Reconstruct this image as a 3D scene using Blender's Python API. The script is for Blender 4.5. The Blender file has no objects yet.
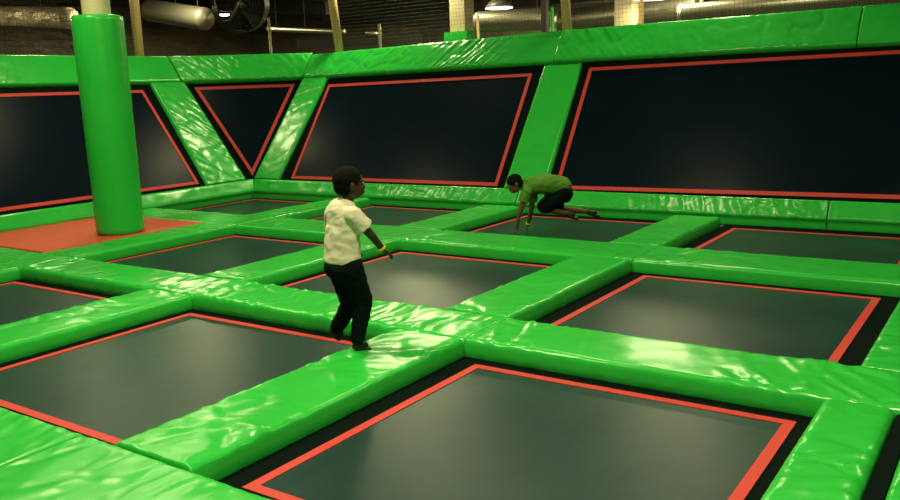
import bpy, bmesh, math, random
from mathutils import Vector, Matrix, noise
from math import sin, cos, radians, pi, sqrt
C = bpy.context.scene.collection
scene = bpy.context.scene
random.seed(4)

# ---------------------------------------------------------------- camera
FPX, EYE = 845.82, 1.77
RV = Vector((0.82583859, 0.56270173, -0.03684271))
UV = Vector((-0.07570942, 0.17538247, 0.98158498))
FV = Vector((-0.55880113, 0.80784142, -0.18743943))
cd = bpy.data.cameras.new('camera'); cam = bpy.data.objects.new('camera', cd); C.objects.link(cam)
cam.matrix_world = Matrix((( RV.x, UV.x, -FV.x, 0), (RV.y, UV.y, -FV.y, 0), (RV.z, UV.z, -FV.z, EYE), (0, 0, 0, 1)))
cd.sensor_width = 36; cd.lens = FPX*36/900; cd.clip_end = 200
scene.camera = cam
# ---------------------------------------------------------------- world and exposure
scene.view_settings.view_transform = 'Standard'; scene.view_settings.look = 'None'
scene.view_settings.gamma = 1; scene.view_settings.use_curve_mapping = False
scene.view_settings.exposure = 0.16
w = bpy.data.worlds.new('world'); scene.world = w; w.use_nodes = True
w.node_tree.nodes['Background'].inputs[0].default_value = (0.62, 0.75, 0.55, 1)
w.node_tree.nodes['Background'].inputs[1].default_value = 0.20
LAMP_COL = (1.0, 0.92, 0.48)
# x, y, watts of each hall lamp; some placed from glare, some added as fill
LAMPS = [(-4.6, 8.1, 50), (-10.9, 7.9, 45), (-14.6, 9.0, 70), (-9.9, 12.4, 140), (-4.2, 12.9, 90), (-18.4, 14.6, 200), (-6.3, 16.9, 125),
         (-12.4, 16.9, 220), (-17.4, 23.0, 230), (-23.5, 8.0, 330), (-0.2, 8.1, 40), (-4.9, 3.4, 150), (-1.2, 2.6, 160), (-8.8, 4.6, 75), (1.5, -2.5, 120),  # lamps by the left duct and over the front court added to brighten
         (-25.5, 22.5, 380), (-14.0, 27.5, 300), (-5.5, 24.5, 260), (-0.5, 20.0, 200)]  # this row added to brighten the far wall

# ---------------------------------------------------------------- materials
def mat(name, col, rough=.5, metal=0, spec=.5, bump=None, var=0, vscale=3, coat=0, emit=None):
    m = bpy.data.materials.new(name); m.use_nodes = True; nt = m.node_tree; b = nt.nodes['Principled BSDF']
    b.inputs['Base Color'].default_value = (*col, 1); b.inputs['Roughness'].default_value = rough
    b.inputs['Metallic'].default_value = metal; b.inputs['Specular IOR Level'].default_value = spec
    if coat: b.inputs['Coat Weight'].default_value = coat; b.inputs['Coat Roughness'].default_value = .2
    tc = nt.nodes.new('ShaderNodeTexCoord')
    if var:
        n = nt.nodes.new('ShaderNodeTexNoise'); n.inputs['Scale'].default_value = vscale; n.inputs['Detail'].default_value = 5
        nt.links.new(tc.outputs['Object'], n.inputs['Vector'])
        mx = nt.nodes.new('ShaderNodeMix'); mx.data_type = 'RGBA'
        mx.inputs[6].default_value = (*[c*(1-var) for c in col], 1); mx.inputs[7].default_value = (*[min(1, c*(1+var)) for c in col], 1)
        nt.links.new(n.outputs[0], mx.inputs[0]); nt.links.new(mx.outputs[2], b.inputs['Base Color'])
    if bump:
        last = None
        for sc, st, ds in bump:
            n = nt.nodes.new('ShaderNodeTexNoise'); n.inputs['Detail'].default_value = 4; n.inputs['Scale'].default_value = 1
            mp = nt.nodes.new('ShaderNodeMapping'); mp.inputs['Scale'].default_value = sc if isinstance(sc, tuple) else (sc,)*3
            nt.links.new(tc.outputs['Object'], mp.inputs[0]); nt.links.new(mp.outputs[0], n.inputs['Vector'])
            bp = nt.nodes.new('ShaderNodeBump'); bp.inputs['Strength'].default_value = st; bp.inputs['Distance'].default_value = ds
            nt.links.new(n.outputs[0], bp.inputs['Height'])
            if last: nt.links.new(last.outputs[0], bp.inputs['Normal'])
            last = bp
        nt.links.new(last.outputs[0], b.inputs['Normal'])
    if emit:
        b.inputs['Emission Color'].default_value = (*emit[0], 1); b.inputs['Emission Strength'].default_value = emit[1]
    return m
M = {}
M['vinyl'] = mat('green vinyl', (0.026, 0.50, 0.060), .25, spec=.45, bump=[(5, .3, .014), (30, .08, .003)], var=.10, vscale=2)
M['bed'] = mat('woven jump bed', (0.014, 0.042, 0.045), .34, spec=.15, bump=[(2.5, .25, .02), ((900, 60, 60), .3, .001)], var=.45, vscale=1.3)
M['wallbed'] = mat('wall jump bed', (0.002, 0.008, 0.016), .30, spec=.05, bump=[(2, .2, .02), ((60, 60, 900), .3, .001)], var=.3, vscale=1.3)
M['red'] = mat('red webbing', (0.60, 0.050, 0.048), .6, spec=.3, bump=[(300, .3, .001)], var=.1, vscale=20)
M['skirt'] = mat('black spring cover', (0.002, 0.007, 0.006), .8, spec=.04)
M['redmat'] = mat('red foam mat', (0.62, 0.085, 0.035), .6, bump=[(200, .2, .001)], var=.12, vscale=4)
M['steel'] = mat('cream painted steel', (0.66, 0.43, 0.22), .45, var=.1, vscale=8)
M['white'] = mat('cream column paint', (0.62, 0.56, 0.36), .6, var=.08)
M['plaster'] = mat('dim cream plaster', (0.34, 0.29, 0.18), .7, var=.1)
M['thin'] = mat('weathered pipe', (0.22, 0.19, 0.10), .5)
M['net'] = mat('black net cord', (0.03, 0.03, 0.025), .7)
M['dark'] = mat('dark hall wall', (0.20, 0.17, 0.12), .45, metal=.3, var=.5, vscale=.5, bump=[((.7, .7, 2.2), .8, .4)])
M['foil'] = mat('foil insulation', (0.72, 0.60, 0.42), .42, metal=.35, bump=[((1.2, 1.2, 2.5), .9, .25), (9, .4, .02)])
M['duct'] = mat('ribbed metal duct', (0.45, 0.42, 0.32), .38, metal=.85, bump=[(4, .2, .02)])
M['beam'] = mat('dark steel beam', (0.03, 0.032, 0.028), .55, metal=.3)
M['fan'] = mat('dusty fan metal', (0.05, 0.052, 0.042), .42, metal=.5)
M['fanm'] = mat('bright fan metal', (0.5, 0.46, 0.34), .35, metal=.8)
M['floor'] = mat('dark floor', (0.02, 0.025, 0.022), .7, var=.3)
M['lamp'] = mat('lit lamp lens', (1, .95, .7), .5, emit=((1.0, .93, .66), 9))
M['shell'] = mat('lamp housing', (0.3, 0.3, 0.27), .4, metal=.6)
M['skin'] = mat('dark brown skin', (0.050, 0.024, 0.013), .5, var=.08, vscale=10)
M['skin2'] = mat('brown skin', (0.13, 0.062, 0.026), .5, var=.08, vscale=10)
M['hair'] = mat('short black hair', (0.005, 0.005, 0.004), .9, spec=.1, bump=[(160, .8, .004)])
M['shirt'] = mat('cream cotton', (0.80, 0.75, 0.62), .85, bump=[(9, .35, .02), (300, .15, .001)])
M['gshirt'] = mat('olive green cotton', (0.07, 0.22, 0.018), .85, bump=[(10, .35, .02)])
M['trouser'] = mat('black trousers cloth', (0.003, 0.008, 0.008), .9, spec=.08, bump=[(11, .35, .02)])
M['shoe'] = mat('black shoe', (0.005, 0.007, 0.01), .45)
M['band'] = mat('yellow wristband', (0.75, 0.65, 0.03), .4)
M['eye'] = mat('eye white', (0.25, 0.23, 0.18), .4)

# ---------------------------------------------------------------- helpers
def mesh_obj(name, verts, faces, m, parent=None, smooth=False):
    me = bpy.data.meshes.new(name); me.from_pydata([tuple(v) for v in verts], [], faces); me.update()
    o = bpy.data.objects.new(name, me); C.objects.link(o); me.materials.append(m)
    if smooth: me.polygons.foreach_set('use_smooth', [True]*len(me.polygons))
    if parent:
        o.parent = parent; o.matrix_parent_inverse = Matrix.Translation(-parent.location)
    return o
def tag(o, label, cat, group=None, kind=None):
    if label: o['label'] = label
    if cat: o['category'] = cat
    if group: o['group'] = group
    if kind: o['kind'] = kind
    return o
def empty(name, loc, label, cat, group=None):
    o = bpy.data.objects.new(name, None); C.objects.link(o); o.location = loc; o.empty_display_size = .2
    return tag(o, label, cat, group)
def structure(o): o['kind'] = 'structure'; return o
class MB:
    def __init__(s): s.v = []; s.f = []
    def box(s, a, b):
        n = len(s.v); (x0, y0, z0), (x1, y1, z1) = a, b
        s.v += [(x, y, z) for z in (z0, z1) for y in (y0, y1) for x in (x0, x1)]
        s.f += [tuple(n+i for i in q) for q in ((0, 2, 3, 1), (4, 5, 7, 6), (0, 1, 5, 4), (2, 6, 7, 3), (0, 4, 6, 2), (1, 3, 7, 5))]
        return s
    def tube(s, pts, rad, seg=14, cap=True, ribs=None):
        pts = [Vector(p) for p in pts]; n0 = len(s.v)
        rs = rad if isinstance(rad, (list, tuple)) else [rad]*len(pts)
        for i, p in enumerate(pts):
            d = (pts[min(i+1, len(pts)-1)]-pts[max(i-1, 0)]).normalized()
            a = d.cross(Vector((0, 0, 1)) if abs(d.z) < .9 else Vector((1, 0, 0))).normalized(); b = d.cross(a)
            for k in range(seg):
                t = 2*pi*k/seg; s.v.append(p+a*rs[i]*cos(t)+b*rs[i]*sin(t))
        for i in range(len(pts)-1):
            for k in range(seg):
                k2 = (k+1) % seg; a = n0+i*seg
                s.f.append((a+k, a+k2, a+seg+k2, a+seg+k))
        if cap:
            s.f.append(tuple(n0+k for k in range(seg))[::-1]); s.f.append(tuple(n0+(len(pts)-1)*seg+k for k in range(seg)))
        return s
    def disc_ring(s, c, ax, r0, r1, th, seg=40):
        c = Vector(c); ax = Vector(ax).normalized(); a = ax.cross(Vector((0, 0, 1)) if abs(ax.z) < .9 else Vector((1, 0, 0))).normalized(); b = ax.cross(a); n = len(s.v)
        for k in range(seg):
            t = 2*pi*k/seg; d = a*cos(t)+b*sin(t)
            s.v += [c+d*r0, c+d*r1, c+d*r1+ax*th, c+d*r0+ax*th]
        for k in range(seg):
            i, j = n+4*k, n+4*((k+1) % seg)
            for q in range(4):
                s.f.append((i+q, i+(q+1) % 4, j+(q+1) % 4, j+q))
        return s
    def build(s, name, m, parent=None, smooth=False): return mesh_obj(name, s.v, s.f, m, parent, smooth)

def nz(x, y, z=0.0): return noise.noise(Vector((x, y, z)))
def ridge(x): return max(0.0, 1-abs(x)*4.0)**1.5

def pad(label, quad, N, T, seed, group, cat='pad', name='green_pad', res=.021, wr=1.0, D=None, edge=.042, hot=(), diag=None, fq=6.0):
    """soft vinyl pad: quad = 4 corners (u0v0, u1v0, u1v1, u0v1) of its upper surface, N its normal, T its thickness, D the way its sides run"""
    q = [Vector(c) for c in quad]; N = Vector(N).normalized(); D = Vector(D) if D else -N
    L = ((q[1]-q[0]).length+(q[2]-q[3]).length)/2; W = ((q[3]-q[0]).length+(q[2]-q[1]).length)/2
    def steps(S):
        e = [0, .003, .009, .018, .03]
        n = max(4, int((S-.06)/res)); mid = [.03+(S-.06)*i/n for i in range(1, n)]
        return [x for x in e]+mid+[S-x for x in e[::-1]]
    us, vs = steps(L), steps(W); V = []; F = []
    def drop(d, r):
        return r-sqrt(max(0, r*r-(r-d)**2)) if d < r else 0
    for u in us:
        for v in vs:
            a, b = u/L, v/W
            p = (q[0]*(1-a)+q[1]*a)*(1-b)+(q[3]*(1-a)+q[2]*a)*b
            de = min(v, W-v); du = min(u, L-u)
            h = -drop(de, edge)-drop(du, .014)
            inn = min(1, de/.05)*min(1, du/.03)
            h += .006*nz(u*2.2+seed, v*3, seed)*inn+.0035*nz(u*6, v*6+seed, seed*2.)*inn
            mask = max(0, nz(u*1.1+seed*3.1, v*.5, seed*.7)*2.2+.45)
            for hu, hw in hot: mask += 1.5*math.exp(-((u-hu)/hw)**2)
            mask = min(1.6, mask)*wr
            sh = .55*sin(seed*2.3)+.6*nz(u*.6, seed)
            if diag is not None: sh = diag
            wv = nz((u+sh*v)*fq+seed, v*1.2, seed)                      # folds running across the strip
            h += .0100*ridge(wv)*mask*min(1, de/.04)*min(1, .35+1.2*abs(v/W-.5)*1.6)
            h += .0022*nz(u*9+4*v, v*4+seed, seed)*mask*min(1, de/.03)
            cw = nz((u+.4*v)*2.6+seed*5, (v-.3*u)*2.6, seed)+.12*nz(u*9, v*9, seed)
            h -= .0075*max(0, 1-abs(cw)*5.0)*min(1, de/.05)*min(1, du/.05)*(.35+.65*min(1.3, mask))
            em = max(0, 1-de/.10)                                         # puckers along the seamed edge
            h += .0095*nz(u*17+seed, v*6, 3.3)*em*min(1, de/.012)*(.3+.7*min(1, mask))
            dm = max(0, 1-du/.35)
            h += .006*ridge(nz(u*5, v*5+seed, 9.))*dm*min(1, de/.05)*min(1, du/.03)*wr
            V.append(p+N*h)
    nu, nv = len(us), len(vs)
    for i in range(nu-1):
        for j in range(nv-1):
            a = i*nv+j; F.append((a, a+nv, a+nv+1, a+1))
    ring = [(i, 0) for i in range(nu)]+[(nu-1, j) for j in range(1, nv)]+[(i, nv-1) for i in range(nu-2, -1, -1)]+[(0, j) for j in range(nv-2, 0, -1)]
    cen = (q[0]+q[1]+q[2]+q[3])/4
    prev = [i*nv+j for i, j in ring]
    for k, fr in enumerate((.35, .75, 1.0)):
        cur = []
        for (i, j), pi_ in zip(ring, [i*nv+j for i, j in ring]):
            p = V[pi_]; o = (p-cen); o = o-N*o.dot(N)
            bul = (.006, .004, -.006)[k]+.007*nz(us[i]*9+seed, vs[j]*9, k*3.)
            if (i in (0, nu-1)): bul = min(bul, 0)-.001
            # bulge away from nearest side only
            side = (q[3]-q[0]).normalized()*((1 if j == nv-1 else -1) if j in (0, nv-1) else 0)
            cur.append(len(V)); V.append(p+D*T*fr+side*bul)
        n = len(ring)
        for k2 in range(n):
            F.append((prev[k2], cur[k2], cur[(k2+1) % n], prev[(k2+1) % n]))
        prev = cur
    F.append(tuple(prev[::-1]))
    # make outward-facing
    o = mesh_obj(name, V, F, M['vinyl'], smooth=True)
    bm = bmesh.new(); bm.from_mesh(o.data); bmesh.ops.recalc_face_normals(bm, faces=bm.faces); bm.to_mesh(o.data); bm.free()
    return tag(o, label, cat, group)

# ---------------------------------------------------------------- hall shell
ZF = -.75
structure(MB().box((-32, -10, ZF-.1), (12, 30, ZF)).build('floor', M['floor']))
structure(MB().box((-32, -10, 5.6), (12, 30, 5.8)).build('ceiling', M['dark']))
structure(MB().box((-32.2, 29.8, ZF), (12, 30, 5.6)).build('wall_back', M['dark']))
structure(MB().box((-32.2, -10, ZF), (-32, 29.8, 5.6)).build('wall_left', M['dark']))
structure(MB().box((11.8, -10, ZF), (12, 29.8, 5.6)).build('wall_right', M['dark']))
structure(MB().box((-32, -10.2, ZF), (12, -10, 5.6)).build('wall_front', M['dark']))

# ---------------------------------------------------------------- floor court: pads between the jump beds
ZP = .12
TOPN = (0, 0, 1)
vx = [(-9.15, -8.55), (-6.44, -5.84), (-3.64, -3.05), (-.73, -.12)]
S01, S12, S23 = (7.43, 8.18), (4.53, 5.14), (1.45, 2.27)
g = .003
def hpad(x0, x1, y0, y1, label, seed, group, wr=1, hot=()):      # runs along x
    return pad(label, [(x0+g, y0, ZP), (x1-g, y0, ZP), (x1-g, y1, ZP), (x0+g, y1, ZP)], TOPN, .105, seed, group, wr=wr, hot=hot)
def vpad(x0, x1, y0, y1, label, seed, group, wr=1, hot=()):      # runs along y
    return pad(label, [(x1, y0+g, ZP), (x1, y1-g, ZP), (x0, y1-g, ZP), (x0, y0+g, ZP)], TOPN, .105, seed, group, wr=wr, hot=hot)
GF = 'green pads between the floor trampolines'
cuts = [-11.2, -8.55, -5.84, -3.05, -.12+.6]
t01 = ['green crosswise pad just behind the red mat and the padded pillar',
       'green crosswise pad behind the bed that lies right of the pillar foot',
       'green crosswise pad just in front of the bed where the green-shirted boy crouches',
       'green crosswise pad between the two right-hand beds of the far and middle rows']
t12 = ['green crosswise pad at the left frame edge in front of the red mat',
       'green crosswise pad between the far left bed and the bed right of the pillar foot',
       'wrinkled green crosswise pad right behind the standing boy, its glossy end meeting his lane',
       'long glossy green crosswise pad between the big front bed and the middle right bed']
for i in range(4):
    hpad(cuts[i], cuts[i+1], *S01, t01[i], 1.3+i*2.1, GF, wr=.8)
    hpad(cuts[i], cuts[i+1], *S12, t12[i], 11.7+i*1.7, GF, wr=1.1, hot=[(.25, .3), (2.3, .35)] if i > 0 else ())
t23 = ['green front platform pad at the bottom left corner of the picture, left of the seam', 'green front pad below the corner of the big front bed']
hpad(-11.2, -6.21, *S23, 'green front pad outside the frame, left of the front platform', 30.1, GF, wr=.6)
hpad(-6.2, -3.86, *S23, t23[0], 31.3, GF, wr=.6)
hpad(-3.86, -1.1, *S23, t23[1], 33.9, GF, wr=.6)
hpad(-1.1, .9, *S23, 'green front pad below the right side of the big front bed', 35.2, GF, wr=1)
hpad(-6.2, -1.1, .55, 1.44, 'green pad nearest the camera, in front of the front pads', 37.2, GF, wr=.5)
r0, r1, r2 = (8.18, 10.20), (5.14, 7.43), (2.27, 4.53)
lanes0 = ['short green lengthwise pad between the small far corner bed and its right neighbour',
          'green lengthwise pad left of the bed where the green-shirted boy crouches',
          'green lengthwise pad right of the bed where the green-shirted boy crouches',
          'green lengthwise pad at the far right behind the frame edge']
lanes1 = ['green lengthwise pad along the right side of the red mat by the pillar',
          'green lengthwise pad left of the standing boy, between two middle beds',
          'wide green lengthwise pad in the centre, left of the middle right bed',
          'green lengthwise pad at the right frame edge beside the middle right bed']
for k in range(4):
    vpad(*vx[k], *r0, lanes0[k], 41+k*1.9, GF, wr=.8)
    vpad(*vx[k], *r1, lanes1[k], 51+k*2.3, GF, wr=1)
vpad(*vx[0], *r2, 'green lengthwise pad mostly outside the left frame edge, left of the cut-off bed', 59.9, GF, wr=1)
vpad(*vx[1], *r2, 'green lengthwise pad between the far left bed and the large left front bed', 61.3, GF, wr=1.1)
vpad(*vx[2], *r2, 'glossy green lengthwise pad on which the cream-shirted boy stands', 63.7, GF, wr=1.3, hot=[(1.7, .5), (.5, .3)])
vpad(-.80, -.46, 2.27, 4.53, 'narrow green lengthwise pad right of the big front bed, left of the black gap', 66.1, GF, wr=1.2, hot=[(1.4, .4)])
vpad(-.38, .48, 2.27, 4.50, 'green pad in the bottom right corner, right of the black gap', 68.1, GF, wr=.5)

# ---------------------------------------------------------------- trampolines in the floor
def bedmesh(name, m, P, x0, x1, y0, y1, sag, n=14, parent=None):
    V = []; F = []
    for i in range(n+1):
        for j in range(n+1):
            a, b = i/n, j/n
            s = sag*sin(pi*a)*sin(pi*b)+.004*nz(a*3+x0, b*3+y0)*min(1, 6*min(a, b, 1-a, 1-b))
            V.append(P(x0+(x1-x0)*a, y0+(y1-y0)*b, -s))
    for i in range(n):
        for j in range(n):
            k = i*(n+1)+j; F.append((k, k+n+1, k+n+2, k+1))
    return mesh_obj(name, V, F, m, parent, smooth=True)
def ring(name, m, P, o, i, z0, z1, parent):
    """flat band between outer polygon o and inner polygon i (lists of (s,t)), given a real thickness z0..z1"""
    n = len(o); V = [P(*p, z) for z in (z0, z1) for q in (o, i) for p in q]; F = []
    for k in range(n):
        k2 = (k+1) % n
        F += [(2*n+k, 2*n+k2, 3*n+k2, 3*n+k), (k, n+k, n+k2, k2), (k, k2, 2*n+k2, 2*n+k), (n+k, 3*n+k, 3*n+k2, n+k2)]
    return mesh_obj(name, V, F, m, parent)
def rect(x0, x1, y0, y1): return [(x0, y0), (x1, y0), (x1, y1), (x0, y1)]
flat = lambda s, t, n: Vector((s, t, n))
GB = 'square trampolines sunk between the floor pads'
def tramp(x0, x1, y0, y1, gx0, gx1, label):
    """x0..y1 outer edge of the red webbing, gx the opening between the pads"""
    e = empty('floor_trampoline', ((x0+x1)/2, (y0+y1)/2, 0), label, 'trampoline', GB); tw = .058
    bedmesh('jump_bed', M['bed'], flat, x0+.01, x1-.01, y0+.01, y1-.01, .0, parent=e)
    b = ring('red_border', M['red'], flat, rect(x0, x1, y0, y1), rect(x0+tw, x1-tw, y0+tw, y1-tw), -.004, .004, e)
    tag(b, 'bright red webbing border', None)
    ring('spring_cover', M['skirt'], flat, rect(gx0+.004, gx1-.004, gx_y0+.004, gx_y1-.004), rect(x0+.005, x1-.005, y0+.005, y1-.005), -.02, -.003, e)
    fr = MB()
    for a, b_ in (((gx0+.01, gx_y0+.01, -.1), (gx0+.07, gx_y1-.01, -.04)), ((gx1-.07, gx_y0+.01, -.1), (gx1-.01, gx_y1-.01, -.04)),
                  ((gx0+.07, gx_y0+.01, -.1), (gx1-.07, gx_y0+.07, -.04)), ((gx0+.07, gx_y1-.07, -.1), (gx1-.07, gx_y1-.01, -.04))): fr.box(a, b_)
    fr.build('steel_frame', M['beam'], e)
cells = [(0, 0, 'smallest dark floor trampoline in the far left corner under the triangular wall panel'),
         (1, 0, 'far-row floor trampoline partly behind the head and shoulder of the standing boy'),
         (2, 0, 'far-row floor trampoline on which the green-shirted boy crouches'),
         (3, 0, 'far-row floor trampoline at the right frame edge below the big wall trampoline'),
         (1, 1, 'middle-row floor trampoline just right of the red mat and pillar foot'),
         (2, 1, 'middle-row floor trampoline directly behind the standing boy and his hand'),
         (3, 1, 'middle-row floor trampoline on the right, in front of the far right bed'),
         (0, 2, 'floor trampoline wholly left of the frame, in front of the red mat'),
         (1, 2, 'floor trampoline cut by the left frame edge, left of the large left front one'),
         (2, 2, 'large front-row floor trampoline on the left beside the standing boy’s feet'),
         (3, 2, 'largest floor trampoline, bottom centre of the picture')]
XO = [(-11.36, -9.15), (-8.55, -6.44), (-5.84, -3.64), (-3.05, -.73)]
XT = [(-11.13, -9.24), (-8.46, -6.53), (-5.72, -3.78), (-2.885, -.90)]
YO = [(8.18, 10.50), (5.14, 7.43), (2.27, 4.53)]
YT = [(8.29, 10.15), (5.26, 7.31), (2.415, 4.41)]
for c, r, lab in cells:
    gx_y0, gx_y1 = YO[r]
    tramp(*XT[c], *YT[r], *XO[c], lab)
tag(MB().box((-.455, 2.27, .0), (-.385, 4.525, .09)).build('gap_shade_strip', M['skirt']), 'black filler standing in for the dark gap between two pads, bottom right', 'strip')  # black box put in for the shade inside the open gap
# red mat of the platform with the pillar
o = MB().box((-11.2, 5.15, .02), (-9.155, 7.42, .122)).build('foam_mat', M['redmat'])
bv = o.modifiers.new('b', 'BEVEL'); bv.width = .012; bv.segments = 2
tag(o, 'flat red foam mat around the foot of the green padded pillar', 'mat')
# timber deck under the pads and mats
d = MB()
structure(MB().box((-11.3, -3.5, ZF), (-10.9, 5.0, .0)).build('trim_1', M['beam']))

# padded pillar
e = empty('padded_pillar', (-9.52, 6.40, .12), 'round green padded pillar with cream top rising from the red mat', 'pillar')
PX, PY = -9.52, 6.40
MB().tube([(PX, PY, .122), (PX, PY, 5.6)], .165, 24).build('column', M['white'], e, True)
V = []; F = []; sg = 56; hs = [i*.03 for i in range(90)]
for i, h in enumerate(hs):
    for k in range(sg):
        t = 2*pi*k/sg; r = .288+.014*h/2.8
        if i in (0, len(hs)-1): r -= .025
        r += .003*nz(cos(t)*3, sin(t)*3, h*3)+.006*ridge(nz(cos(t)*5+4, sin(t)*5, h*12+t*5))*(1 if -3.3 < math.atan2(sin(t), cos(t)) < -1.9 else .35)
        V.append((PX+r*cos(t), PY+r*sin(t), .124+h))
    if i:
        for k in range(sg):
            a = (i-1)*sg; F.append((a+k, a+(k+1) % sg, a+sg+(k+1) % sg, a+sg+k))
n = len(V)
for k in range(sg):
    t = 2*pi*k/sg; V.append((PX+.17*cos(t), PY+.17*sin(t), .124+hs[-1]+.004)); 
a = (len(hs)-1)*sg
for k in range(sg): F.append((a+k, a+(k+1) % sg, n+(k+1) % sg, n+k))
o = mesh_obj('vinyl_wrap', V, F, M['vinyl'], e, True)

# ---------------------------------------------------------------- leaning wall trampolines
A = radians(55); ca, sa = cos(A), sin(A)
X0, Y0 = -11.2, 10.22
PB = lambda s, t, n: Vector((s, Y0+.018*(s+11.2)+t*ca-n*sa, .12+t*sa+n*ca))
PL = lambda s, t, n: Vector((X0-t*ca+n*sa, s, .12+t*sa+n*ca))
NB, NL = Vector((0, -sa, ca)), Vector((sa, 0, ca))
n0 = .0
tB0, tB1, tT0, tT1 = 0.0, .27, 2.37, 2.93
GW = 'green pads framing the leaning wall trampolines'
def wpad(P, N, pts, label, seed, T=.09, D=None, wr=1, hot=(), n=0.0, res=.024, diag=None, fq=6.0):
    return pad(label, [P(a, b, n) for a, b in pts], N, T, seed, GW, wr=wr, D=D, hot=hot, res=res, diag=diag, fq=fq)
dn = Vector((0, 0, -1))
# bottom pads
k = ca
wpad(PB, NB, [(X0-.012, 0), (-6.0, 0), (-6.0, tB1), (X0-tB1*ca, tB1)], 'green bottom pad of the back wall below its middle trampoline', 71, T=.112, D=dn, hot=[(3.2, .5), (4.3, .7)], diag=-.5, fq=8)
wpad(PB, NB, [(-5.99, 0), (-1.9, 0), (-1.9, tB1), (-5.99, tB1)], 'brightly wrinkled green bottom pad of the back wall, right of the crouching boy', 73.4, T=.112, D=dn, hot=[(2.6, .7), (3.4, .5)], diag=.3, fq=9)
wpad(PB, NB, [(-1.89, 0), (1.6, 0), (1.6, tB1), (-1.89, tB1)], 'green bottom pad of the back wall at the right frame edge', 75.4, T=.112, D=dn, wr=.4, res=.03)
wpad(PL, NL, [(Y0+.012, 0), (1.5, 0), (1.5, tB1), (Y0+tB1*ca, tB1)], 'green bottom pad of the left wall behind the pillar', 77, T=.112, D=dn, wr=.4, res=.03)
# leaning posts
wpad(PB, NB, [(-11.36, tB1), (-11.17, tT0), (-10.56, tT0), (-10.76, tB1)], 'green leaning post right of the triangular corner panel', 81, wr=.5)
wpad(PB, NB, [(-6.27, tB1), (-6.22, tT0), (-5.60, tT0), (-5.60, tB1)], 'green leaning post between the two back wall trampolines', 83, wr=.6)
wpad(PL, NL, [(10.22, tB1), (10.06, tT0), (9.34, tT0), (9.36, tB1)], 'creased green leaning post left of the triangular corner panel', 85, wr=1.2, hot=[(.4, .5), (1.3, .4)], diag=-1.0, fq=5)
wpad(PB, NB, [(1.0, tB1), (1.0, tT0), (1.6, tT0), (1.6, tB1)], 'green leaning post at the right end of the back wall', 87, wr=.5)
# top pads, standing a little proud
AL = PL(9.98, tT0, .02); AL2 = PL(9.98, tT1, .02)
BR = PB(-11.15, tT0, .02); BR2 = PB(-11.15, tT1, .02)
wpad(PL, NL, [(9.96, tT0), (3.2, tT0), (3.2, tT1), (9.96, tT1)], 'green top pad of the left wall behind the pillar', 91, wr=.3, n=.02)
nd = (BR-AL).cross(AL2-AL).normalized(); nd = nd if nd.z > 0 else -nd
pad('short green top pad above the triangular corner panel', [AL, BR, BR2, AL2], nd, .09, 93, GW, wr=1.2, hot=[(.3, .3), (.9, .4)], res=.022, diag=.9, fq=10)
wpad(PB, NB, [(-11.14, tT0), (-6.08, tT0+.06), (-6.08, tT1+.08), (-11.14, tT1-.04)], 'green top pad above the middle back wall trampoline', 95, wr=1.1, n=.02, hot=[(3.4, .6), (.6, .7)], diag=-.9, fq=8)
wpad(PB, NB, [(-6.07, tT0+.07), (-1.9, tT0+.07), (-1.9, tT1+.11), (-6.07, tT1+.08)], 'green top pad above the large right wall trampoline', 97, wr=1, n=.02, hot=[(.5, .8)], diag=.8, fq=8)
wpad(PB, NB, [(-1.89, tT0+.07), (1.6, tT0+.07), (1.6, tT1+.11), (-1.89, tT1+.11)], 'green top pad of the back wall past the right frame edge', 99, wr=.4, n=.02)
GT = 'leaning wall trampolines'
def wtramp(P, o, tape, label, name='wall_trampoline'):
    """o: outer opening polygon, tape: outer edge of red webbing, both (s,t) lists"""
    c = P(sum(p[0] for p in tape)/len(tape), sum(p[1] for p in tape)/len(tape), -.05)
    e = empty(name, c, label, 'trampoline', GT)
    cx = sum(p[0] for p in tape)/len(tape); cy = sum(p[1] for p in tape)/len(tape)
    n = len(tape); inner = []
    for i in range(n):                       # inset by tape width
        p, a, b = Vector(tape[i]), Vector(tape[i-1]), Vector(tape[(i+1) % n])
        d1 = (a-p).normalized(); d2 = (b-p).normalized(); bis = (d1+d2).normalized()
        s = sqrt(max(1e-4, (1-d1.dot(d2))/2)); q = p+bis*.055/s; inner.append((q.x, q.y))
    V = [P(*p, -.05) for p in tape]; V = [v for v in V]
    if n == 4:
        nn = 20; VV = []; FF = []
        for i in range(nn+1):
            for j in range(nn+1):
                a, b = i/nn, j/nn
                s = [(tape[0][q]*(1-a)+tape[1][q]*a)*(1-b)+(tape[3][q]*(1-a)+tape[2][q]*a)*b for q in (0, 1)]
                VV.append(P(s[0], s[1], -.052-.01*sin(pi*a)*sin(pi*b)))
        for i in range(nn):
            for j in range(nn):
                k = i*(nn+1)+j; FF.append((k, k+nn+1, k+nn+2, k+1))
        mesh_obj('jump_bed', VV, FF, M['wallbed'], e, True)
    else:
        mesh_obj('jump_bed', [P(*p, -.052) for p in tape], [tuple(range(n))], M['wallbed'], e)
    tag(ring('red_border', M['red'], P, tape, inner, -.056, -.044, e), 'red webbing border', None)
    ring('spring_cover', M['skirt'], P, o, tape, -.08, -.055, e)
    return e
wtramp(PB, [(-10.78, tB1-.05), (-6.25, tB1-.05), (-6.25, tT0+.1), (-10.6, tT0+.1)], [(-10.50, .31), (-6.40, .31), (-6.40, 2.27), (-10.50, 2.23)], 'middle leaning wall trampoline behind the boys, between the two posts')
wtramp(PB, rect(-5.62, 1.02, tB1-.05, tT0+.12), [(-5.47, .30), (.86, .34), (.86, 2.38), (-5.47, 2.32)], 'largest leaning wall trampoline, on the right of the back wall')
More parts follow.
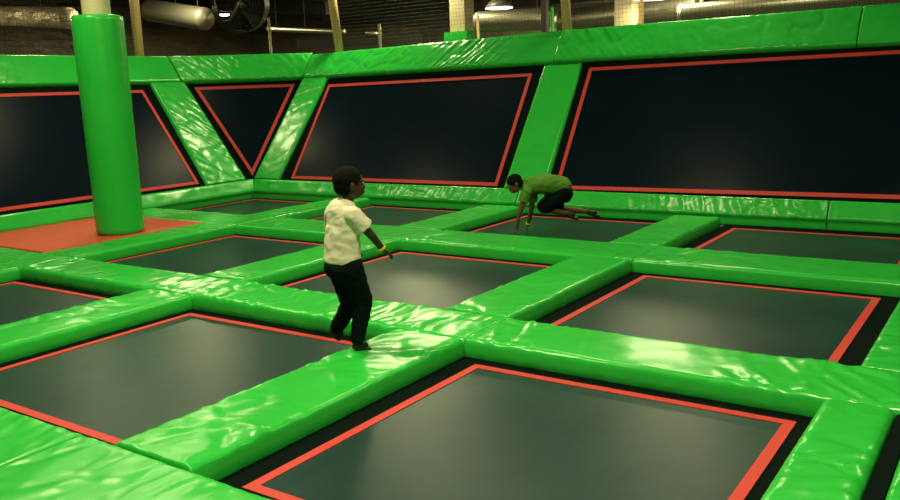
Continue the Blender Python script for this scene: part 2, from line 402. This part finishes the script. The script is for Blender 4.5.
wtramp(PL, [(9.36, tB1-.05), (3.3, tB1-.05), (3.3, tT0+.1), (9.36, tT0+.1)], [(9.24, .33), (3.45, .33), (3.45, 2.25), (9.14, 2.25)], 'leaning wall trampoline on the left behind the pillar')
# triangle in the corner
ta, tb = PL(10.13, 2.40, -.03), PB(-11.25, 2.40, -.03); ap = (PL(10.36, .16, -.03)+PB(-11.36, .16, -.03))/2
ex = (tb-ta).normalized(); mid = (ta+tb)/2; ey = (mid-ap); hh = ey.length; ey = (ey-ex*ey.dot(ex)).normalized(); en = ex.cross(ey).normalized()
if en.dot(Vector((1, -1, 0.5))) < 0: en = -en
hw = (tb-ta).length/2
PT = lambda s, t, n: ap+ex*s+ey*t+en*(n+.05)
wt = wtramp(PT, [(0, -.22), (hw*1.12, hh+.04), (-hw*1.12, hh+.04)], [(0, .16), (hw*.89, hh-.12), (-hw*.89, hh-.12)], 'small triangular wall trampoline in the corner between the walls')

# steel frame behind the leaning walls
for i, (P, s, lab) in enumerate([(PB, -10.9, 'dark steel prop behind the corner post of the back wall'), (PB, -5.92, 'dark steel prop behind the middle post of the back wall'),
                                 (PB, 1.3, 'dark steel prop behind the right end of the back wall'), (PL, 9.7, 'dark steel prop behind the left wall post')]):
    a, b = P(s, tT1-.05, -.16), P(s, .0, -.16)
    m = MB().tube([a, b], .04, 8).tube([a, (a.x if P is PB else a.x, a.y, ZF)], .04, 8)
    tag(m.build('steel_prop', M['beam'], smooth=True), lab, 'frame')

# ---------------------------------------------------------------- poles, net and things in the hall beyond
GP = 'cream net poles on top of the wall pads'
def pole(s, P, lean, r, L, label, t=2.93):
    b = P(s, t, -.13)
    o = MB().tube([b-lean*.25, b+lean*L], r, 18).build('net_pole', M['steel'], smooth=True); return tag(o, label, 'pole', GP)
lb = Vector((0, -cos(radians(83)), sin(radians(83)))); ll = Vector((cos(radians(89)), 0, sin(radians(89))))
pole(9.47, PL, ll, .082, 2.4, 'cream net pole standing on the left wall, just right of the padded pillar')
pole(-10.60, PB, lb, .078, 2.4, 'cream net pole between the corner triangle and the middle wall trampoline')
pole(-6.02, PB, lb, .072, 2.4, 'cream net pole above the leaning post between the two back wall trampolines')
pole(1.3, PB, lb, .072, 2.4, 'cream net pole past the right frame edge')
# net of cords
def net(name, P0, ex, ez, W, Hh, pitch, label):
    V = []; F = []; t = .0018; nn = ex.cross(ez).normalized()*t
    def strip(a, b, w):
        i = len(V); V.extend([a-w, a+nn, a+w, b-w, b+nn, b+w]); F.extend([(i, i+1, i+4, i+3), (i+1, i+2, i+5, i+4), (i+2, i, i+3, i+5)])
    k = 0
    while k*pitch <= W:
        a = P0+ex*k*pitch; strip(a, a+ez*Hh, ex*t); k += 1
    k = 0
    while k*pitch <= Hh:
        a = P0+ez*k*pitch; strip(a, a+ex*W, ez*t); k += 1
    o = mesh_obj(name, V, F, M['net']); return tag(o, label, 'net')
net('safety_net', PB(-10.8, 2.85, -.12), Vector((1, 0, 0)), lb, 4.7, 2.3, .06, 'black square-mesh safety net above the middle wall trampoline')
net('safety_net', PB(-5.95, 2.95, -.12), Vector((1, 0, 0)), lb, 7.2, 2.3, .06, 'black square-mesh safety net above the large right wall trampoline')
net('safety_net', PL(3.4, 2.85, -.12), Vector((0, 1, 0)), ll, 6.0, 2.3, .06, 'black square-mesh safety net above the left wall trampoline')

def at(px, py, Y):
    d = FV*FPX+RV*(px-450)+UV*(250-py); k = Y/d.y
    return Vector((d.x*k, Y, EYE+d.z*k))
# foil ducts far behind
def duct(a, b, r, label, m='duct', rib=True, name='air_duct', seg=18):
    a, b = Vector(a), Vector(b); n = int((b-a).length/.09); pts = [a.lerp(b, i/n) for i in range(n+1)]
    rs = [r*(1+(.03 if (i % 2) else 0)*(1 if rib else 0)) for i in range(n+1)]
    o = MB().tube(pts, rs, seg).build(name, M[m], smooth=True)
    for k in (.12, .5, .88):
        c = a.lerp(b, k); MB().tube([c+Vector((0, 0, r*.9)), (c.x, c.y, 5.6)], .01, 6).build('hanger_rod', M['beam'], o)
    return tag(o, label, 'duct', None)
duct(at(-120, 12, 12.2), at(70, 18, 12.2), .25, 'crinkled silver foil duct above the left wall, left of the pillar', 'foil', False, 'foil_duct')
duct(at(149, 10, 15.8), at(206, 19, 15.8), .30, 'dull foil duct between the cream pole and the round fan', 'duct', False, 'foil_duct')
duct(at(268, 29, 16.5), at(345, 32, 16.5), .06, 'thin ribbed silver pipe right of the fan', 'duct')
duct(at(560, 22, 19), at(700, 6, 19), .28, 'wide dull duct above the right top pad beside the bright lamp', 'duct')
duct(at(680, 13, 17), at(1000, -14, 17), .17, 'long tan duct running to the right frame edge', 'duct')
duct(at(478, 22, 17.5), at(546, 19, 17.5), .24, 'bright silver duct under the hanging lamp', 'duct', name='foil_duct')
# dark beams
for (a, b, Y, r, lab) in [((-160, -6), (330, 8), 20, .2, 'dark beam high over the left wall'), ((340, 22), (960, -12), 22, .12, 'long dark beam behind the net on the right'),
                          ((300, 44), (425, 41), 14.8, .10, 'low dark beam behind the middle net'), ((640, 30), (1000, 8), 15, .12, 'grey-blue low beam above the right top pad')]:
    p, q = at(*a, Y), at(*b, Y); v = Vector((0, 0, r)); h = Vector((0, r, 0))
    V = [x+i*v+j*h for x in (p, q) for i, j in ((-1, -1), (-1, 1), (1, 1), (1, -1))]
    o = mesh_obj('steel_beam', V, [(0, 1, 2, 3), (7, 6, 5, 4)]+[(i, i+4, (i+1) % 4+4, (i+1) % 4) for i in range(4)], M['beam']); tag(o, lab, 'beam')
# columns of the hall
def col(px, Y, w, label, pads=False, z1=5.6, m='plaster', grp='square columns behind the net'):
    p = at(px, 20, Y); h = w/2
    e = empty('hall_column', (p.x, p.y, ZF), label, 'column', grp)
    MB().box((p.x-h, Y-h, ZF), (p.x+h, Y+h, z1)).build('shaft', M[m], e)
    if pads:
        q = at(px, 31, Y-h-.1); MB().box((p.x-h-.11, Y-h-.11, 0.4), (p.x+h+.11, Y+h+.11, q.z)).build('green_padding', M['vinyl'], e)
col(462, 17.5, .42, 'cream square column with green padding low down, behind the middle net', True)
col(627, 17.5, .40, 'cream square column behind the right net, beside the bright lamp')
col(545, 16, .12, 'thin black column left of the cream pole', m='beam')
tag(MB().tube([Vector((at(552, 7, 16.2).x, 16.2, ZF)), at(552, 7, 16.2)], .035, 8).build('green_pipe', M['vinyl'], smooth=True), 'thin green pipe beside the thin black column', 'pipe')
# thin posts
for px, y0, y1, Y, r, lab in [(272, 64, 17, 14.6, .03, 'thin weathered post below the rim of the round fan'), (381, 60, 24, 14.6, .035, 'thin weathered post behind the middle net'),
                              (479, 60, 14, 14.6, .028, 'thin pale post right of the padded cream column'), (641, 40, -4, 14.6, .04, 'thin pale post under the bright lamp'), (9, 60, -6, 14.6, .012, 'very thin cable hanging at the far left')]:
    a, b = at(px, y1, Y), at(px, y0, Y)
    tag(MB().tube([(b.x, b.y, ZF), (b.x, b.y, a.z)], r, 10).build('thin_post', M['thin'] if px < 450 else M['steel'], smooth=True), lab, 'post', 'thin posts beyond the wall')
# drum fan
fc = at(240, 4, 15.2); fe = empty('drum_fan', fc, 'large round drum fan with bright motor bracket, above the corner triangle', 'fan')
ax = Vector((.45, -.86, -.12)).normalized(); R_ = .70
sx = ax.cross(Vector((0, 0, 1))).normalized(); sy = sx.cross(ax).normalized()
MB().disc_ring(fc-ax*.18, ax, R_-.03, R_, .36, 56).build('drum_housing', M['fan'], fe, False)
gr = MB()
for rr in [R_*(i/9) for i in range(2, 9)]: gr.disc_ring(fc+ax*.17, ax, rr-.004, rr+.004, .008, 40)
for k in range(12):
    t = 2*pi*k/12; d = sx*cos(t)+sy*sin(t); gr.tube([fc+ax*.18+d*.1, fc+ax*.18+d*(R_-.01)], .005, 5)
gr.build('front_grille', M['fan'], fe)
bl = MB()
for k in range(5):
    t = 2*pi*k/5+.3; d = sx*cos(t)+sy*sin(t); e2 = -sx*sin(t)+sy*cos(t)
    P = [fc+d*.1-e2*.06-ax*.04, fc+d*(R_-.08)-e2*.2-ax*.05, fc+d*(R_-.06)+e2*.12+ax*.08, fc+d*.1+e2*.07+ax*.06]
    i = len(bl.v); bl.v += P+[p-ax*.008 for p in P]
    bl.f += [(i, i+1, i+2, i+3), (i+7, i+6, i+5, i+4)]+[(i+q, i+4+q, i+4+(q+1) % 4, i+(q+1) % 4) for q in range(4)]
bl.build('fan_blades', M['fan'], fe)
MB().tube([fc-ax*.12, fc+ax*.1], [.11, .09], 18).build('motor', M['fanm'], fe, True)
MB().tube([fc+ax*.12+sy*.15-sx*.1, fc+ax*.13, fc+ax*.14+sx*.26-sy*.36, fc+ax*.14+sx*.46-sy*.40], [.03, .05, .045, .03], 12).build('motor_bracket', M['fanm'], fe, True)
MB().tube([fc+sy*R_, (fc.x, fc.y, 5.6)], .02, 8).build('hanger_rod', M['beam'], fe, True)
tag(MB().tube([at(366, 33, 14.7), at(372, 33.5, 14.7), at(378, 34, 14.7)], .03, 8).build('small_lamp', M['fanm'], smooth=True), 'small pale fitting on the thin post behind the middle net', 'fitting')

# ---------------------------------------------------------------- lamps of the hall, part of them added as fill
GLp = 'round ceiling lamps of the hall'
def lamp(x, y, z, label, W=60, r=.32):
    e = empty('ceiling_lamp', (x, y, z), label, 'lamp', GLp)
    MB().tube([(x, y, z+.01), (x, y, z+.12), (x, y, z+.3)], [r+.03, r*.8, .1], 24).build('lamp_housing', M['shell'], e, True)
    MB().tube([(x, y, z+.3), (x, y, 5.6)], .012, 6).build('lamp_cord', M['beam'], e)
    MB().tube([(x, y, z-.01), (x, y, z+.005)], r, 28).build('lamp_lens', M['lamp'], e)
    l = bpy.data.lights.new('lamp_light', 'AREA'); l.shape = 'DISK'; l.size = 2*r; l.energy = W; l.color = LAMP_COL
    lo = bpy.data.objects.new('lamp_light', l); C.objects.link(lo); lo.parent = e; lo.location = (0, 0, -.03)
for x, y, wt_ in LAMPS: lamp(x, y, 4.8, 'round out-of-frame ceiling lamp, of a set partly added for brightness', wt_)
p = at(499, 8, 19); lamp(p.x, p.y, p.z, 'lit round lamp seen through the net, left of the middle cream pole', 60, .34)
p = at(655, -2, 17); lamp(p.x, p.y, p.z, 'brightest lamp at the top edge, right of the second cream column', 90, .42)

# ---------------------------------------------------------------- boys
RH = Vector((.8224, .5690, 0)); RH.normalize(); FH = Vector((-.5690, .8224, 0)); FH.normalize()
def J(px, py, q):
    d = FV*FPX+RV*(px-450)+UV*(250-py); k = q/d.dot(FH)
    return Vector((0, 0, EYE))+d*k
class Body:
    def __init__(s): s.bm = bmesh.new()
    def cap(s, a, b, ra, rb, lat=None, ratio=1.0, flat_=False, seg=18):
        a, b = Vector(a), Vector(b); d = (b-a).normalized()
        l = Vector(lat) if lat else d.cross(Vector((.3, .2, 1)) if abs(d.z) < .8 else Vector((1, .2, .1)))
        l = (l-d*l.dot(d)).normalized(); m = d.cross(l)
        rings = []
        if flat_: st = [(0, 0.001), (0, 1)]; en_ = [(1, 1), (1, 0.001)]
        else:
            st = [(-sin(radians(x)), cos(radians(x))) for x in (88, 65, 40, 18, 0)]; en_ = [(sin(radians(x)), cos(radians(x))) for x in (0, 18, 40, 65, 88)]
        L = (b-a).length
        seq = []
        for h, r in st: seq.append((a+d*(h*ra*min(1, ratio) if not flat_ else 0), ra*r))
        for h, r in en_: seq.append((b+d*(h*rb*min(1, ratio) if not flat_ else 0), rb*r))
        for c, r in seq: rings.append([s.bm.verts.new(c+l*r*cos(2*pi*k/seg)+m*r*ratio*sin(2*pi*k/seg)) for k in range(seg)])
        for i in range(len(rings)-1):
            for k in range(seg):
                s.bm.faces.new((rings[i][k], rings[i][(k+1) % seg], rings[i+1][(k+1) % seg], rings[i+1][k]))
        s.bm.faces.new(rings[0][::-1]); s.bm.faces.new(rings[-1]); return s
    def ell(s, c, fx, fy, fz):
        """ellipsoid with half axes given as vectors"""
        c = Vector(c); mt = Matrix((( fx.x, fy.x, fz.x, c.x), (fx.y, fy.y, fz.y, c.y), (fx.z, fy.z, fz.z, c.z), (0, 0, 0, 1)))
        bmesh.ops.create_uvsphere(s.bm, u_segments=24, v_segments=16, radius=1, matrix=mt); return s
    def build(s, name, m, parent, voxel=.007, smooth=3, wrinkle=0):
        bmesh.ops.recalc_face_normals(s.bm, faces=s.bm.faces)
        me = bpy.data.meshes.new(name); s.bm.to_mesh(me); s.bm.free()
        t = bpy.data.objects.new('tmp', me); C.objects.link(t)
        r = t.modifiers.new('r', 'REMESH'); r.mode = 'VOXEL'; r.voxel_size = voxel; r.use_smooth_shade = True
        sm = t.modifiers.new('s', 'SMOOTH'); sm.factor = .5; sm.iterations = smooth
        dg = bpy.context.evaluated_depsgraph_get(); me2 = bpy.data.meshes.new_from_object(t.evaluated_get(dg))
        bpy.data.objects.remove(t); me2.name = name
        if wrinkle:
            for v in me2.vertices:
                c = v.co; v.co = c+v.normal*wrinkle*(nz(c.x*14, c.y*14, c.z*22)+.5*ridge(nz(c.x*9+3, c.y*9, c.z*16)))
        me2.materials.clear(); me2.materials.append(m)
        me2.polygons.foreach_set('use_smooth', [True]*len(me2.polygons))
        o = bpy.data.objects.new(name, me2); C.objects.link(o); o.parent = parent; o.matrix_parent_inverse = Matrix.Translation(-parent.location)
        return o
def head_shapes(b, c, f, up, S=1.0):
    """c head centre, f facing, up; adds skull, jaw, nose, ears, lips to body b"""
    f = f.normalized(); up = (up-f*up.dot(f)).normalized(); rt = f.cross(up)
    b.ell(c+up*.018*S-f*.008*S, rt*.072*S, f*.090*S, up*.082*S)
    b.ell(c-up*.035*S+f*.022*S, rt*.055*S, f*.062*S, up*.062*S)
    b.ell(c-up*.070*S+f*.060*S, rt*.022*S, f*.018*S, up*.016*S)          # chin
    b.cap(c+f*.076*S+up*.005*S, c+f*.086*S-up*.026*S, .008*S, .013*S)     # nose
    b.ell(c+f*.082*S-up*.028*S, rt*.017*S, f*.010*S, up*.009*S)
    b.ell(c+f*.084*S-up*.050*S, rt*.022*S, f*.010*S, up*.007*S)          # lips
    b.ell(c+f*.081*S-up*.060*S, rt*.019*S, f*.010*S, up*.006*S)
    b.ell(c+f*.078*S+up*.020*S, rt*.045*S, f*.010*S, up*.008*S)          # brow
    for sgn in (-1, 1):
        b.ell(c+rt*sgn*.074*S-f*.006*S-up*.008*S, rt*.009*S+f*.0*S, f*.018*S, up*.028*S)   # ears
    return f, up, rt
def eyes(c, f, up, rt, parent, S=1.0):
    for sgn in (-1, 1):
        b = Body(); p = c+f*.074*S+up*.004*S+rt*sgn*.030*S; b.ell(p, rt*.013*S, f*.008*S, up*.007*S)
        b.build('eye', M['eye'], parent, voxel=.002, smooth=1)
def hair(c, f, up, rt, parent, S=1.0, m='hair'):
    b = Body()
    b.ell(c+up*.030*S-f*.018*S, rt*.080*S, f*.094*S, up*.084*S)
    b.ell(c-up*.012*S-f*.045*S, rt*.070*S, f*.062*S, up*.060*S)
    return b.build('hair', M[m], parent, voxel=.006, smooth=3, wrinkle=.002)
def hand(b, wr_, d, palm_n, side, S=1.0, curl=.35):
    """wrist point, pointing direction d, palm normal, thumb side vector"""
    d = d.normalized(); pn = (palm_n-d*palm_n.dot(d)).normalized(); sd = (side-d*side.dot(d)-pn*side.dot(pn)).normalized()
    c = wr_+d*.035*S
    b.ell(c, d*.040*S, sd*.030*S, pn*.013*S)
    for i, (o, L) in enumerate(((.021, .046), (.007, .052), (-.007, .048), (-.020, .038))):
        p0 = wr_+d*.062*S+sd*o*S; p1 = p0+(d+pn*curl*.5)*L*.45*S; p2 = p1+(d+pn*curl*1.5).normalized()*L*.35*S; p3 = p2+(d*.8+pn*curl*2.4).normalized()*L*.28*S
        q0 = wr_+d*.03*S+sd*o*.7*S
        b.cap(q0, p0, .007*S, .007*S, seg=10); b.cap(p0, p1, .0068*S, .0062*S, seg=10); b.cap(p1, p2, .0062*S, .0056*S, seg=10); b.cap(p2, p3, .0056*S, .005*S, seg=10)
    t0 = wr_+d*.018*S+sd*.020*S; t1 = t0+(d*.6+sd*.9+pn*.2).normalized()*.030*S; t2 = t1+(d+sd*.35+pn*.4).normalized()*.026*S
    b.cap(t0, t1, .010*S, .0085*S, seg=10); b.cap(t1, t2, .008*S, .006*S, seg=10)

# --- standing boy, cream shirt
q = 5.27
e1 = empty('person', J(356, 351, q), 'boy in a cream T-shirt and black trousers stepping along the green pad, yellow wristband', 'person')
F1 = (RH*cos(radians(38))+FH*sin(radians(38))); R1 = Vector((F1.y, -F1.x, 0))      # facing, his right
up = Vector((0, 0, 1))
pel, ch, nk, hd = J(344, 264, q), J(343, 226, q), J(347, 204, q), J(350, 184, q)
rs, ls = J(343, 213, q)+R1*.115, J(343, 213, q)-R1*.115
re, rw, rt_ = J(372, 236, q-.05), J(382.5, 249, q+.02), J(390, 254, q+.05)
le, lw = J(334, 240, q+.26), J(350, 250, q+.36)
rh_, lh = pel+R1*.062, pel-R1*.062
rk, ra = J(363, 302, q+.03), J(357, 341, q-.02)
lk, la = J(351, 303, q+.16), J(336, 330, q+.20)
rtoe = J(371, 349.5, q+.02); rheel = J(355, 348.5, q-.02)
lheel = J(332, 331, q+.22); ltoe = J(341, 339.5, q+.22)
b = Body()
Hf = (RH*cos(radians(22))+FH*sin(radians(22)))
f_, u_, r_ = head_shapes(b, hd, Hf, Vector((0, 0, 1))+Hf*.05)
b.cap(nk-up*.03, hd-up*.03-Hf*.012, .036, .036)
b.cap(ch+up*.05, pel, .105, .095, lat=R1, ratio=.66)
b.cap(ls, rs, .040, .040)
for s_, e_, w_ in ((rs, re, rw), (ls, le, lw)):
    b.cap(s_, e_, .036, .027); b.cap(e_, w_, .027, .019)
hand(b, rw, rt_-rw, -up*.6+F1*-.2, FH+up*.3, .9)
hand(b, lw, (RH*.8+FH*.3-up*.3), -up, -FH, .9)
for h_, k_, a_, hl, to in ((rh_, rk, ra, rheel, rtoe), (lh, lk, la, lheel, ltoe)):
    b.cap(h_, k_, .062, .044); b.cap(k_, a_, .042, .026); b.cap(a_, hl.lerp(to, .6), .025, .018)
b.build('body', M['skin'], e1, voxel=.0055, smooth=3)
hair(hd, f_, u_, r_, e1); eyes(hd, f_, u_, r_, e1)
b = Body()
b.cap(J(342, 211, q), J(343, 228, q), .118, .128, lat=R1, ratio=.74)
b.cap(J(343, 226, q), J(342, 262, q), .128, .140, lat=R1, ratio=.78, flat_=True)
b.cap(ls-R1*.0, rs, .052, .052); b.cap(nk-up*.035, nk-up*.005, .062, .05)
for s_, e_ in ((rs, re), (ls, le)): b.cap(s_, s_.lerp(e_, .62), .056, .062, flat_=True); b.ell(s_, R1*.056, F1*.054, up*.054)
b.build('t_shirt', M['shirt'], e1, voxel=.007, smooth=3, wrinkle=.006)
b = Body()
b.cap(J(343, 256, q), pel-up*.02, .118, .120, lat=R1, ratio=.80)
for h_, k_, a_ in ((rh_, rk, ra), (lh, lk, la)):
    b.cap(h_-up*.01, k_, .088, .064); b.cap(k_, a_.lerp(k_, .06), .064, .046); 
b.ell(pel-F1*.04-up*.02, R1*.12, F1*.085, up*.085)
b.build('trousers', M['trouser'], e1, voxel=.007, smooth=4, wrinkle=.006)
def shoe(hl, to, a_, parent, S=1.0, m='shoe'):
    b = Body(); dd = (to-hl).normalized(); lt = dd.cross(up).normalized(); nn = lt.cross(dd)
    b.cap(hl+nn*.012, to-dd*.02*S, .033*S, .036*S, lat=lt, ratio=.62); b.ell(hl.lerp(to, .3)+nn*.025*S, dd*.055*S, lt*.032*S, nn*.034*S)
    b.cap(a_, hl.lerp(to, .18)+nn*.02, .032*S, .034*S)
    return b.build('shoe', M[m], parent, voxel=.005, smooth=2)
shoe(rheel, rtoe, ra-up*.01, e1); shoe(lheel, ltoe, la-up*.01, e1)
def band(w0, w1, parent, r=.025):
    d_ = (w1-w0).normalized(); c_ = w0.lerp(w1, .9)
    o = MB().disc_ring(c_-d_*.012, d_, r-.005, r, .022, 28).build('wristband', M['band'], parent, True); tag(o, 'yellow wristband', None)
band(re, rw, e1, .0285)

# --- crouching boy, green shirt
hq = J(515, 235.5, 10.05)
d0 = FV*FPX+RV*(515-450)+UV*(250-235.5); q2 = (d0*((0.012-EYE)/d0.z)).dot(FH)
e2 = empty('person', J(515, 236, q2), 'boy in olive green T-shirt and black shorts hopping on all fours', 'person')
u = up
hd = J(514.5, 184, q2+.02); nk = J(525, 186, q2+.06); ch = J(536, 186, q2+.08); pel = J(560, 190, q2+.15)
sp = (pel-ch).normalized(); lat = (FH-sp*FH.dot(sp)).normalized()
ns, fs = J(527, 191, q2-.02), J(533, 191, q2+.2)
nh = J(514.5, 235.0, q2-.01); nel = J(519.5, 213, q2-.03); nwr = J(516.5, 229, q2-.01)
fel = J(531, 212, q2+.22); 
dF = FV*FPX+RV*(527-450)+UV*(250-230.5); qf = (dF*((0.014-EYE)/dF.z)).dot(FH)
fwr = J(528, 224.5, qf); fh_ = J(526, 230, qf)
nhip, fhip = pel-lat*.07, pel+lat*.07
nkn = J(543, 208, q2+.08); nan = J(566, 213.5, q2+.12)
fkn = J(556, 209, q2+.32); fan = J(588, 211.5, q2+.34)
b = Body()
Hf = (-RH*.80-FH*.15-u*.55).normalized(); Hu = (u*.8-RH*.55)
f_, u_, r_ = head_shapes(b, hd, Hf, Hu, 1.02)
b.cap(nk, hd-Hf*.02-u_*.02, .042, .040)
b.cap(ch, pel, .115, .105, lat=lat, ratio=.75); b.cap(ns, fs, .045, .045)
for s_, e_, w_ in ((ns, nel, nwr), (fs, fel, fwr)): b.cap(s_, e_, .040, .031); b.cap(e_, w_, .030, .022)
hand(b, nwr, nh-nwr+Vector((0, 0, -.03))-RH*.02, RH, -FH, .85, curl=.9); hand(b, fwr, fh_-fwr, RH, FH, .85, curl=.9)
for h_, k_, a_ in ((nhip, nkn, nan), (fhip, fkn, fan)): b.cap(h_, k_, .072, .052); b.cap(k_, a_, .050, .030); b.cap(a_, a_+RH*.07-u*.02, .028, .022)
b.build('body', M['skin2'], e2, voxel=.006, smooth=3)
hair(hd, f_, u_, r_, e2, 1.02); eyes(hd, f_, u_, r_, e2, 1.02)
b = Body()
b.cap(ch-sp*.06, J(548, 184, q2+.12), .135, .155, lat=lat, ratio=.80); b.cap(J(546, 184, q2+.12), J(562, 186, q2+.16), .155, .145, lat=lat, ratio=.80)
b.cap(ns, fs, .065, .065); b.cap(nk, ch, .07, .10)
for s_, e_ in ((ns, nel), (fs, fel)): b.cap(s_, s_.lerp(e_, .5), .062, .062, flat_=True)
b.build('t_shirt', M['gshirt'], e2, voxel=.008, smooth=4, wrinkle=.008)
b = Body()
b.cap(J(555, 193, q2+.15), J(563, 193, q2+.16), .145, .135, lat=lat, ratio=.9)
for h_, k_ in ((nhip, nkn), (fhip, fkn)): b.cap(h_-u*.03, h_.lerp(k_, .88), .105, .095)
b.build('shorts', M['trouser'], e2, voxel=.008, smooth=4, wrinkle=.008)
for a_ in (nan, fan):
    hl = a_+RH*.01-u*.035+lat*0; to = hl+RH*.14-u*.035; shoe(hl, to, a_, e2, 1.05)
band(fel, fwr, e2, .031)
